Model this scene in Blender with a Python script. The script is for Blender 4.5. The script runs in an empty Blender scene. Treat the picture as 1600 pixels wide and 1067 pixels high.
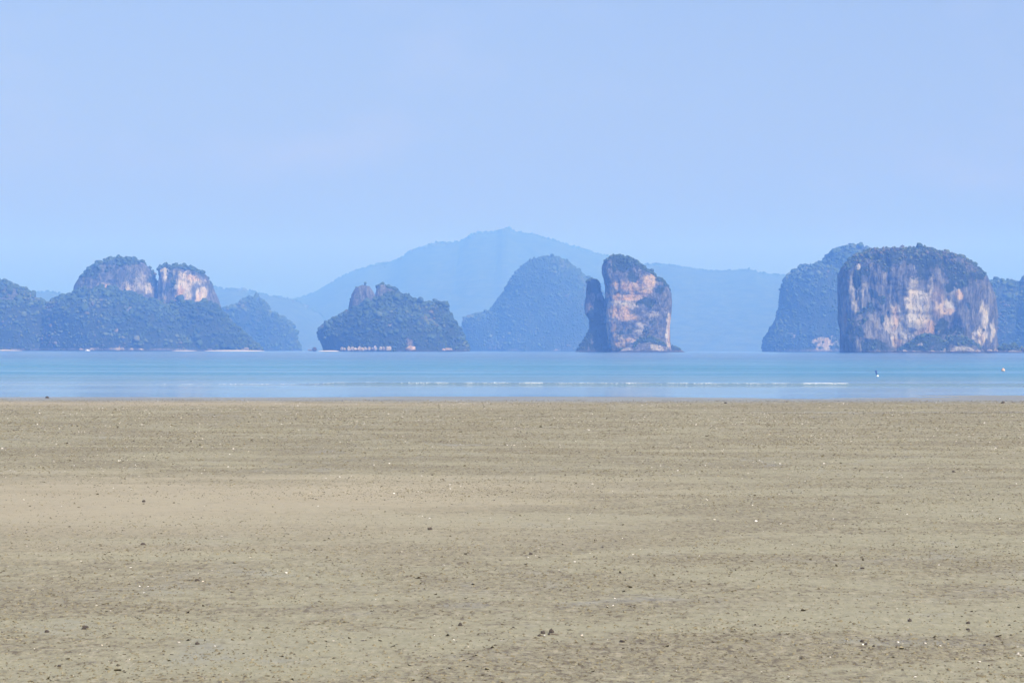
import bpy, math
import numpy as np

# ------------------------------------------------------------------ scene, camera, sky, sun, exposure
sc = bpy.context.scene
C = sc.collection
R = math.radians
F = 4537.0            # focal length in photograph pixels (1600 wide)
H = 2.6               # camera height above the sea
HOR, ROLL = 547.0, 0.0017

cam = bpy.data.cameras.new('camera')
cam.sensor_width = 36.0
cam.lens = F / 1600.0 * 36.0
cam.clip_start, cam.clip_end = 0.5, 60000.0
camo = bpy.data.objects.new('camera', cam)
C.objects.link(camo)
camo.location = (0, 0, H)
pitch = math.atan((HOR - 533.5) / F)
camo.rotation_mode = 'QUATERNION'
from mathutils import Euler, Matrix, Vector
camo.rotation_quaternion = (Euler((math.pi / 2 + pitch, 0, 0)).to_matrix() @ Matrix.Rotation(ROLL, 3, 'Z')).to_quaternion()
sc.camera = camo

SUN_EL, SUN_ROT = R(45), R(138)      # behind the camera, to its right
w = bpy.data.worlds.new('World')
sc.world = w
w.use_nodes = True
wn = w.node_tree
sky = wn.nodes.new('ShaderNodeTexSky')
sky.sky_type = 'NISHITA'
sky.sun_disc = False
sky.sun_elevation, sky.sun_rotation = SUN_EL, SUN_ROT
sky.air_density, sky.dust_density, sky.ozone_density = 0.78, 3.6, 1.8
wb = wn.nodes.new('ShaderNodeMix')            # the cool, slightly violet cast of the whole sky
wb.data_type, wb.blend_type = 'RGBA', 'MULTIPLY'
wb.inputs[0].default_value = 1.0
wb.inputs[7].default_value = (1.0, .965, 1.13, 1)
wn.links.new(sky.outputs[0], wb.inputs[6])
tc = wn.nodes.new('ShaderNodeTexCoord')
cmap = wn.nodes.new('ShaderNodeMapping')
cmap.inputs['Scale'].default_value = (1.0, 1.0, 2.2)
cn = wn.nodes.new('ShaderNodeTexNoise')
cn.inputs['Scale'].default_value, cn.inputs['Detail'].default_value, cn.inputs['Roughness'].default_value = 11.0, 5.0, .55
cr_ = wn.nodes.new('ShaderNodeMapRange')
cr_.interpolation_type = 'SMOOTHSTEP'
for _i, _v in ((1, .50), (2, .78), (3, 0.0), (4, .4)):
    cr_.inputs[_i].default_value = _v
cm = wn.nodes.new('ShaderNodeMix')            # faint thin cloud
cm.data_type, cm.blend_type = 'RGBA', 'MULTIPLY'
cm.inputs[7].default_value = (1.45, 1.22, 1.06, 1)
wn.links.new(tc.outputs['Generated'], cmap.inputs['Vector'])
wn.links.new(cmap.outputs[0], cn.inputs['Vector'])
wn.links.new(cn.outputs['Fac'], cr_.inputs[0])
wn.links.new(cr_.outputs[0], cm.inputs[0])
wn.links.new(wb.outputs[2], cm.inputs[6])
wn.links.new(cm.outputs[2], wn.nodes['Background'].inputs[0])
wn.nodes['Background'].inputs[1].default_value = 0.12

sun = bpy.data.lights.new('sun', 'SUN')
sun.energy, sun.angle, sun.color = 4.4, R(0.5), (1.0, 0.95, 0.88)
suno = bpy.data.objects.new('sun', sun)
C.objects.link(suno)
sd = Vector((math.sin(SUN_ROT) * math.cos(SUN_EL), math.cos(SUN_ROT) * math.cos(SUN_EL), math.sin(SUN_EL)))
suno.rotation_mode = 'QUATERNION'
suno.rotation_quaternion = sd.to_track_quat('Z', 'Y')
suno.location = (30, -40, 60)

sc.view_settings.view_transform = 'Standard'
sc.view_settings.look = 'None'
sc.view_settings.gamma = 1.0
sc.view_settings.exposure = 0.50
sc.render.engine = 'CYCLES'
sc.cycles.use_denoising = True
sc.cycles.denoising_prefilter = 'ACCURATE'
sc.cycles.max_bounces = 4
sc.cycles.adaptive_threshold = 0.02
sc.cycles.volume_bounces = 1

# ------------------------------------------------------------------ numpy helpers
rng = np.random.default_rng(7)


def _hash(ix, iy, iz, seed):
    h = (ix.astype(np.int64) * 374761393 + iy.astype(np.int64) * 668265263 + iz.astype(np.int64) * 2147483647 + seed * 974711) & 0xFFFFFFFF
    h = ((h ^ (h >> 13)) * 1274126177) & 0xFFFFFFFF
    h = ((h ^ (h >> 15)) * 2246822519) & 0xFFFFFFFF
    h = h ^ (h >> 16)
    return (h & 0xFFFFFF) / float(0xFFFFFF)


def vn(p, seed=0):
    p = np.asarray(p, dtype=np.float64)
    i = np.floor(p)
    f = p - i
    f = f * f * f * (f * (f * 6 - 15) + 10)
    i = i.astype(np.int64)
    x, y, z = i[:, 0], i[:, 1], i[:, 2]
    r = 0
    for dx in (0, 1):
        wx = f[:, 0] if dx else 1 - f[:, 0]
        for dy in (0, 1):
            wy = f[:, 1] if dy else 1 - f[:, 1]
            for dz in (0, 1):
                wz = f[:, 2] if dz else 1 - f[:, 2]
                r = r + wx * wy * wz * _hash(x + dx, y + dy, z + dz, seed)
    return r


def fbm(p, octs=4, seed=0, gain=0.5):
    p = np.asarray(p, dtype=np.float64)
    a, s, t = 1.0, 0.0, 0.0
    for o in range(octs):
        s = s + a * vn(p * (2.0 ** o) + 17.3 * o, seed + o)
        t += a
        a *= gain
    return s / t


def sstep(a, b, x):
    t = np.clip((x - a) / (b - a), 0, 1)
    return t * t * (3 - 2 * t)


def mesh_np(name, verts, faces, mat, parent=None, smooth=False, attrs=None, loc=(0, 0, 0)):
    """verts (N,3), faces (M,k) all with the same corner count -> one linked mesh object"""
    verts = np.asarray(verts, dtype=np.float32)
    faces = np.asarray(faces, dtype=np.int32)
    me = bpy.data.meshes.new(name)
    me.vertices.add(len(verts))
    me.vertices.foreach_set('co', verts.ravel())
    k = faces.shape[1]
    me.loops.add(faces.size)
    me.loops.foreach_set('vertex_index', faces.ravel())
    me.polygons.add(len(faces))
    me.polygons.foreach_set('loop_start', np.arange(0, faces.size, k, dtype=np.int32))
    me.polygons.foreach_set('loop_total', np.full(len(faces), k, dtype=np.int32))
    me.polygons.foreach_set('use_smooth', np.full(len(faces), smooth, dtype=bool))
    me.update(calc_edges=True)
    for an, av in (attrs or {}).items():
        a = me.attributes.new(an, 'FLOAT', 'POINT')
        a.data.foreach_set('value', np.asarray(av, dtype=np.float32))
    if mat:
        me.materials.append(mat)
    o = bpy.data.objects.new(name, me)
    C.objects.link(o)
    o.location = loc
    if parent:
        o.parent = parent
    return o


def grid_faces(nr, nc, wrap=False):
    i = np.arange(nr - 1)[:, None]
    j = np.arange(nc if wrap else nc - 1)[None, :]
    j2 = (j + 1) % nc
    return np.stack([i * nc + j, i * nc + j2, (i + 1) * nc + j2, (i + 1) * nc + j], -1).reshape(-1, 4)


def ico(sub):
    import bmesh
    b = bmesh.new()
    bmesh.ops.create_icosphere(b, subdivisions=sub, radius=1.0)
    b.verts.ensure_lookup_table()
    v = np.array([x.co[:] for x in b.verts])
    f = np.array([[x.index for x in q.verts] for q in b.faces])
    b.free()
    return v, f


ICO1, ICO2, ICO3 = ico(1), ico(2), ico(3)


def tag(o, label=None, cat=None, group=None, kind=None):
    if label: o['label'] = label
    if cat: o['category'] = cat
    if group: o['group'] = group
    if kind: o['kind'] = kind
    return o


def empty(name, loc=(0, 0, 0)):
    o = bpy.data.objects.new(name, None)
    C.objects.link(o)
    o.location = loc
    o.empty_display_size = 0.2
    return o


def px_dir(x, y):
    """photograph pixel -> (right, up) per metre of distance, the camera's roll taken out"""
    return (x - 800.0) / F, -(y - HOR - ROLL * (x - 800.0)) / F


# ------------------------------------------------------------------ materials
class NT:
    def __init__(s, name):
        s.m = bpy.data.materials.new(name)
        s.m.use_nodes = True
        s.t = s.m.node_tree
        s.b = s.t.nodes['Principled BSDF']
        s.out = s.t.nodes['Material Output']

    def n(s, typ, **kw):
        nd = s.t.nodes.new(typ)
        for k, v in kw.items():
            setattr(nd, k, v)
        return nd

    def l(s, a, b):
        s.t.links.new(a, b)

    def val(s, sock, v):
        if hasattr(v, 'is_linked') or hasattr(v, 'links'):
            s.l(v, sock)
        else:
            sock.default_value = v

    def pos(s, scale=(1, 1, 1), obj=False):
        g = s.n('ShaderNodeTexCoord').outputs['Object'] if obj else s.n('ShaderNodeNewGeometry').outputs['Position']
        mp = s.n('ShaderNodeMapping')
        s.l(g, mp.inputs['Vector'])
        mp.inputs['Scale'].default_value = scale
        return mp.outputs[0]

    def noise(s, vec, scale, detail=4, rough=0.55, dist=0.0):
        nd = s.n('ShaderNodeTexNoise')
        s.l(vec, nd.inputs['Vector'])
        nd.inputs['Scale'].default_value = scale
        nd.inputs['Detail'].default_value = detail
        nd.inputs['Roughness'].default_value = rough
        nd.inputs['Distortion'].default_value = dist
        return nd.outputs['Fac']

    def ramp(s, fac, a, b, lo=0.0, hi=1.0):
        nd = s.n('ShaderNodeMapRange')
        nd.interpolation_type = 'SMOOTHSTEP'
        s.val(nd.inputs[0], fac)
        nd.inputs[1].default_value, nd.inputs[2].default_value = a, b
        nd.inputs[3].default_value, nd.inputs[4].default_value = lo, hi
        return nd.outputs[0]

    def math(s, op, a, b=0.0, clamp=False):
        nd = s.n('ShaderNodeMath', operation=op)
        nd.use_clamp = clamp
        s.val(nd.inputs[0], a)
        s.val(nd.inputs[1], b)
        return nd.outputs[0]

    def mix(s, fac, a, b, blend='MIX'):
        nd = s.n('ShaderNodeMix', data_type='RGBA', blend_type=blend)
        s.val(nd.inputs[0], fac)
        for sk, v in ((nd.inputs[6], a), (nd.inputs[7], b)):
            if isinstance(v, tuple):
                sk.default_value = v + (1,) if len(v) == 3 else v
            else:
                s.l(v, sk)
        return nd.outputs[2]

    def attr(s, name):
        return s.n('ShaderNodeAttribute', attribute_name=name).outputs['Fac']

    def bump(s, h, strength, dist):
        nd = s.n('ShaderNodeBump')
        s.val(nd.inputs['Strength'], strength)
        nd.inputs['Distance'].default_value = dist
        s.l(h, nd.inputs['Height'])
        s.l(nd.outputs[0], s.b.inputs['Normal'])

    def base(s, col, rough=0.9, spec=0.3):
        if isinstance(col, tuple):
            s.b.inputs['Base Color'].default_value = col + (1,)
        else:
            s.l(col, s.b.inputs['Base Color'])
        s.val(s.b.inputs['Roughness'], rough)
        s.b.inputs['Specular IOR Level'].default_value = spec
        return s.m


def mat_rock(name, zs):
    t = NT(name)
    p = t.pos((1, 1, 1))
    st = t.noise(t.pos((1, 1, zs)), 0.22, 6, 0.65, .6)          # drip streaks down the face
    st2 = t.noise(t.pos((1, 1, zs * 2)), 0.055, 5, 0.6, 0.4)
    bl = t.noise(p, 0.05, 6, 0.65)
    fine = t.noise(t.pos((1, 1, 0.5)), 0.6, 6, 0.75)
    col = t.mix(t.ramp(st, .35, .68), (.05, .053, .052), (.18, .178, .165))
    col = t.mix(t.ramp(bl, .5, .72, 0, .5), col, (.205, .19, .165))
    pale = t.math('MULTIPLY', t.attr('pale'), t.ramp(st, .26, .46))
    pale = t.math('MULTIPLY', pale, t.ramp(fine, .22, .44))
    palec = t.mix(t.ramp(st2, .4, .62), (.50, .475, .385), (.50, .435, .305))
    col = t.mix(pale, col, palec)
    org = t.math('MULTIPLY', t.attr('orange'), t.ramp(fine, .24, .44))
    org = t.math('MULTIPLY', org, t.ramp(bl, .28, .46))
    col = t.mix(org, col, t.mix(t.ramp(st, .35, .65), (.45, .285, .13), (.50, .375, .215)))
    col = t.mix(t.ramp(fine, .56, .72, 0, .6), col, (.05, .05, .05))
    crk = t.noise(t.pos((1, 1, zs * 1.6)), 0.11, 5, .6, 1.2)
    crk = t.ramp(t.math('ABSOLUTE', t.math('SUBTRACT', crk, .5)), .022, .004)
    col = t.mix(t.math('MULTIPLY', crk, .6), col, (.035, .035, .037))
    vegn = t.math('ADD', t.attr('veg'), t.math('MULTIPLY', t.math('SUBTRACT', fine, .5), 1.2))
    col = t.mix(t.ramp(vegn, .42, .62), col, t.mix(t.ramp(bl, .3, .7), (.018, .03, .012), (.04, .052, .022)))
    sep = t.n('ShaderNodeSeparateXYZ')
    t.l(p, sep.inputs[0])
    tide = t.ramp(t.math('ADD', sep.outputs[2], t.math('MULTIPLY', fine, 2.0)), 3.6, 2.2)      # black tide-mark at the waterline
    col = t.mix(t.math('MULTIPLY', tide, .85), col, (.03, .03, .032))
    t.base(col, .92, .2)
    t.bump(t.math('SUBTRACT', t.math('ADD', st, fine), t.math('MULTIPLY', crk, .6)), 1.0, 3.2)
    return t.m


def mat_forest():
    t = NT('jungle_foliage')
    a = t.attr('tint')
    f = t.noise(t.pos(), .35, 5, .7)
    col = t.mix(t.ramp(a, 0, .6), (.024, .042, .017), (.042, .068, .022))
    col = t.mix(t.ramp(a, .72, .88), col, (.085, .105, .036))
    col = t.mix(t.ramp(a, .94, 1.0), col, (.095, .08, .05))
    col = t.mix(t.ramp(f, .4, .7, 0, .5), col, (.026, .04, .017))
    t.base(col, .9, .1)
    t.bump(f, .6, 1.0)
    return t.m


def mat_hills():
    t = NT('distant_forest')
    f = t.noise(t.pos(), .02, 8, .7)
    col = t.mix(t.ramp(f, .3, .7), (.025, .042, .018), (.07, .09, .035))
    t.base(col, .95, .1)
    t.bump(f, 1.0, 15)
    return t.m


ROCK, BEDROCK = mat_rock('limestone', .11), mat_rock('bedded_limestone', .6)
FOREST, HILLS = mat_forest(), mat_hills()

# ------------------------------------------------------------------ beach and sea
def shore(x):
    """distance of the water's edge at sea level, along the beach"""
    return 160.0 + 3.2 * np.sin(x * 0.055 + 2.2) + 11.0 * sstep(13, 30, x) + 2.0 * np.sin(x * 0.021)


def sand_z(x, y, micro=True):
    x = np.asarray(x, dtype=np.float64)
    y = np.asarray(y, dtype=np.float64)
    d = shore(x) - y
    z = np.where(d > 0, 0.30 * (1 - np.exp(-d / 120.0)), d * 0.006)
    z = np.where(d < -40, -0.24 + (d + 40) * 0.012, z)
    q = np.stack([x, y, np.zeros_like(x)], -1)
    sh = q.shape[:-1]
    q = q.reshape(-1, 3)
    big = (fbm(q * [0.05, 0.13, 1], 3, 3) - .5).reshape(sh)
    z = z + big * 0.05
    z = z - 0.035 * np.exp(-((y - 119 - 0.12 * (x - 8)) / 3.2) ** 2) * sstep(4, 14, x)      # a shallow runnel
    if micro:
        m = (fbm(q * [3.2, 3.2, 1], 4, 11, .6) - .5).reshape(sh)
        amt = 0.35 + 0.9 * sstep(.4, .62, fbm(q * [.12, .3, 1], 3, 21)).reshape(sh)
        z = z + m * 0.035 * amt * sstep(0, 14, d)
    return z


def px_sand(x, y):
    r, u = px_dir(x, y)
    d = (H - .2) / -u
    for _ in range(12):
        d = (H - float(sand_z(np.array([r * d]), np.array([d]))[0])) / -u
    return Vector((r * d, d, H + u * d))


def mat_sand():
    t = NT('tidal_sand')
    p = t.pos()
    sep = t.n('ShaderNodeSeparateXYZ')
    t.l(p, sep.inputs[0])
    X, Y = sep.outputs[0], sep.outputs[1]
    band = t.noise(t.pos((.03, .11, 1)), 1.0, 4, .55, .5)
    patch = t.noise(t.pos((.22, .35, 1)), 1.0, 5, .6, .6)
    clump = t.noise(p, 3.4, 6, .72, .8)
    fine = t.noise(p, 16, 5, .75, .3)
    grain = t.noise(p, 70, 3, .7)
    fleck = t.noise(t.pos((15, 4.5, 1)), 1.0, 4, .7, .5)
    # wetter grey-green sand against drier tan sand, in belts along the beach
    wob = t.math('MULTIPLY', t.math('SUBTRACT', band, .5), 18.0)
    yy = t.math('ADD', Y, t.math('ADD', wob, t.math('MULTIPLY', t.math('SUBTRACT', patch, .5), 18.0)))
    xx = t.math('ADD', X, wob)

    def belt(c, wd):
        return t.ramp(t.math('ABSOLUTE', t.math('SUBTRACT', yy, c)), wd, 0.0)
    dry = t.math('MULTIPLY', belt(46, 19), t.ramp(xx, 6, -5))
    dry2 = t.math('MULTIPLY', belt(136, 15), t.ramp(xx, 12, -12))
    mix1 = t.ramp(t.math('ADD', t.math('MULTIPLY', band, .6), t.math('MULTIPLY', patch, .4)), .22, .78)
    col = t.mix(mix1, (.236, .235, .153), (.255, .245, .158))
    col = t.mix(t.math('MULTIPLY', dry, .9), col, (.312, .284, .196))
    col = t.mix(t.math('MULTIPLY', dry2, .8), col, (.305, .27, .19))
    calm = t.math('SUBTRACT', 1.0, t.math('MULTIPLY', t.math('MAXIMUM', dry, dry2), .8))
    # burrow spoil and algae film: brown clumpy areas
    am = t.math('MULTIPLY', t.ramp(t.math('ADD', t.math('MULTIPLY', patch, .55), t.math('MULTIPLY', clump, .45)), .44, .56), calm)
    col = t.mix(t.math('MULTIPLY', am, .5), col, (.176, .158, .09))
    col = t.mix(t.math('MULTIPLY', t.ramp(fine, .50, .60), t.math('MULTIPLY', am, .85)), col, (.075, .06, .042))
    col = t.mix(t.math('MULTIPLY', t.ramp(fine, .40, .30), t.math('MULTIPLY', calm, .35)), col, (.42, .38, .30))
    col = t.mix(t.ramp(grain, .35, .68, 0, .30), col, (.12, .10, .075))
    col = t.mix(t.math('MULTIPLY', t.ramp(fleck, .53, .62), t.math('ADD', t.math('MULTIPLY', am, .68), t.math('MULTIPLY', calm, .22))), col, (.085, .07, .046))
    col = t.mix(t.math('MULTIPLY', t.ramp(fleck, .45, .37), t.math('MULTIPLY', calm, .35)), col, (.36, .33, .245))
    # wet film in the hollows and towards the sea
    wet = t.ramp(t.math('SUBTRACT', t.noise(t.pos((.5, .42, 1)), 1.0, 5, .62, 1.0), t.math('MULTIPLY', clump, .22)), .40, .62)
    edge = t.ramp(Y, 128, 152)
    runnel = t.math('MULTIPLY', t.ramp(t.math('ABSOLUTE', t.math('SUBTRACT', t.math('SUBTRACT', Y, 119.0), t.math('MULTIPLY', t.math('SUBTRACT', X, 8.0), .12))), 3.0, .8), t.ramp(X, 5, 13))
    wet = t.math('MULTIPLY', wet, calm)
    wet = t.math('MAXIMUM', wet, t.math('MAXIMUM', edge, runnel))
    col = t.mix(t.math('MULTIPLY', wet, .22), col, (.185, .18, .138))
    rough = t.math('SUBTRACT', t.ramp(wet, 0, 1, .95, .58), t.math('MULTIPLY', t.ramp(Y, 138, 150), .26))
    t.base(col, rough, .5)
    h = t.math('ADD', t.math('MULTIPLY', clump, .8), t.math('ADD', t.math('MULTIPLY', fine, .5), t.math('MULTIPLY', grain, .12)))
    t.bump(h, t.ramp(wet, 0, 1, .9, .12), .03)
    return t.m


def build_sand():
    ys = np.concatenate([np.linspace(-400, 14, 12)[:-1], 14 * (262 / 14.0) ** np.linspace(0, 1, 600), np.linspace(270, 460, 12)])
    u = np.concatenate([-np.array([60, 25, 10, 4, 2, 1.5, 1.3]), np.linspace(-1.15, 1.15, 270), np.array([1.3, 1.5, 2, 4, 10, 25, 60])])
    half = np.maximum(ys, 14) * 800 / F + 1.5
    x = u[None, :] * half[:, None]
    x = np.where(np.abs(u[None, :]) > 1.2, np.sign(u)[None, :] * (half[:, None] * 1.15 + (np.abs(u)[None, :] - 1.15) * 50), x)
    y = np.repeat(ys[:, None], len(u), 1)
    z = sand_z(x, y)
    v = np.stack([x, y, z], -1).reshape(-1, 3)
    o = mesh_np('beach', v, grid_faces(*x.shape), mat_sand(), smooth=True)
    tag(o, kind='structure')
    return o


def wave_z(x, y):
    z = np.zeros_like(x)
    q = np.stack([x * .02, np.zeros_like(x), np.zeros_like(x)], -1).reshape(-1, 3)

    def wob(seed, k, f=1.0):
        return (fbm(q * f, 3, seed) - .5).reshape(x.shape) * k
    # (distance, height, half width, along-beach wobble)
    for d, h, wd, k, seed in ((215, .17, .75, 5, 31), (343, .16, 3.2, 9, 33), (402, .10, 3, 12, 34), (300, .05, 3, 14, 38), (470, .12, 4, 14, 35), (620, .14, 5, 22, 36), (178, .022, .5, 7, 37), (186, .015, .5, 9, 41)):
        c = d + wob(seed, k)
        amp = h * (.35 + .9 * sstep(.35, .62, fbm(q * 1.7, 2, seed + 50)).reshape(x.shape))
        z = z + amp * np.exp(-((y - c) / wd) ** 2)
    return z


def mat_water():
    t = NT('sea_water')
    p = t.pos()
    sep = t.n('ShaderNodeSeparateXYZ')
    t.l(p, sep.inputs[0])
    Y = sep.outputs[1]
    wide = t.noise(t.pos((.004, .02, 1)), 1.0, 4, .55)
    yy = t.math('ADD', Y, t.math('MULTIPLY', t.math('SUBTRACT', wide, .5), 120))
    col = t.mix(t.ramp(yy, 190, 330), (.13, .21, .24), (.03, .165, .265))
    col = t.mix(t.ramp(yy, 420, 1100), col, (.018, .09, .20))
    ripple = t.noise(t.pos((.35, .9, 1)), 1.0, 4, .6, .4)
    chop = t.noise(t.pos((1.5, 2.6, 1)), 1.0, 4, .65)
    h = t.math('ADD', ripple, t.math('MULTIPLY', chop, .4))
    breeze = t.ramp(t.noise(t.pos((.012, .05, 1)), 1.0, 4, .6), .38, .60, .2, 1.3)
    st = t.math('MULTIPLY', t.ramp(Y, 205, 270, .10, 1.0), breeze)
    st = t.math('MULTIPLY', st, t.ramp(Y, 520, 1500, 1.0, .45))
    wig = t.math('MULTIPLY', t.math('SUBTRACT', t.noise(t.pos((.02, .0, 0)), 1.0, 3, .5), .5), 16)
    ys = t.math('ADD', Y, wig)
    slick = t.ramp(t.math('ABSOLUTE', t.math('SUBTRACT', ys, 344.0)), 11.0, 3.0)
    slick2 = t.ramp(t.math('ABSOLUTE', t.math('SUBTRACT', ys, 418.0)), 10.0, 2.0)
    st = t.math('MULTIPLY', st, t.math('SUBTRACT', 1.0, t.math('ADD', t.math('MULTIPLY', slick, .85), t.math('MULTIPLY', slick2, .5))))
    st = t.math('MULTIPLY', st, t.ramp(t.math('ABSOLUTE', t.math('SUBTRACT', ys, 400.0)), 130.0, 40.0, 1.0, 1.5))
    t.base(col, t.ramp(Y, 205, 300, .10, .16), .5)
    t.b.inputs['IOR'].default_value = 1.33
    t.bump(h, st, .35)
    return t.m


def build_sea():
    ys = np.concatenate([np.arange(140, 260, .4), np.arange(260, 700, 1.6), 700 * (17000 / 700.) ** np.linspace(0, 1, 160)[0:]])
    ux = np.concatenate([-np.geomspace(17000, 130, 14)[:-1], np.linspace(-130, 130, 90), np.geomspace(130, 17000, 14)[1:]])
    x = np.repeat(ux[None, :], len(ys), 0)
    y = np.repeat(ys[:, None], len(ux), 1)
    z = wave_z(x, y) * sstep(900, 500, y)
    o = mesh_np('sea', np.stack([x, y, z], -1).reshape(-1, 3), grid_faces(*x.shape), mat_water(), smooth=True)
    tag(o, kind='structure')
    return o


build_sand()
build_sea()

# ------------------------------------------------------------------ islands
def crowns():
    out = []
    r = np.random.default_rng(3)
    for k in range(6):
        v, f = ICO2
        n = fbm(v * 1.7 + 10 * k, 3, k) - .5
        n2 = r.uniform(-.16, .16, len(v))
        vv = v * (1 + 1.1 * n + n2)[:, None]
        vv[:, 2] *= r.uniform(.6, 1.1)
        vv[:, 0] *= r.uniform(.85, 1.2)
        out.append((vv, f))
    for k in range(6):
        v, f = ICO1
        vv = v * (1 + r.uniform(-.38, .38, len(v)))[:, None] * [r.uniform(.8, 1.2), 1, r.uniform(.65, 1.1)]
        out.append((vv, f))
    return out


CROWNS = crowns()


def scatter_crowns(pts, rad, fine=True, seed=0):
    r = np.random.default_rng(seed)
    V, T, Fc, base = [], [], [], 0
    kinds = np.where(rad > 3.6, r.integers(0, 6, len(pts)), 6 + r.integers(0, 6, len(pts))) if fine else 6 + r.integers(0, 6, len(pts))
    # neighbouring trees of one kind share a hue
    hue = .55 * r.random(len(pts)) + 1.5 * (fbm(pts * .016, 3, seed + 5) - .34)
    for k in np.unique(kinds):
        idx = np.where(kinds == k)[0]
        tv, tf = CROWNS[k]
        a = r.uniform(0, 2 * math.pi, len(idx))
        c, s = np.cos(a)[:, None], np.sin(a)[:, None]
        x = c * tv[None, :, 0] - s * tv[None, :, 1]
        y = s * tv[None, :, 0] + c * tv[None, :, 1]
        z = np.repeat(tv[None, :, 2], len(idx), 0)
        v = np.stack([x, y, z], -1) * rad[idx][:, None, None] + pts[idx][:, None, :]
        V.append(v.reshape(-1, 3))
        T.append(np.repeat(hue[idx], len(tv)))
        Fc.append((tf[None] + base + (np.arange(len(idx)) * len(tv))[:, None, None]).reshape(-1, 3))
        base += len(idx) * len(tv)
    return np.concatenate(V), np.concatenate(Fc), np.clip(np.concatenate(T), 0, 1)


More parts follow.
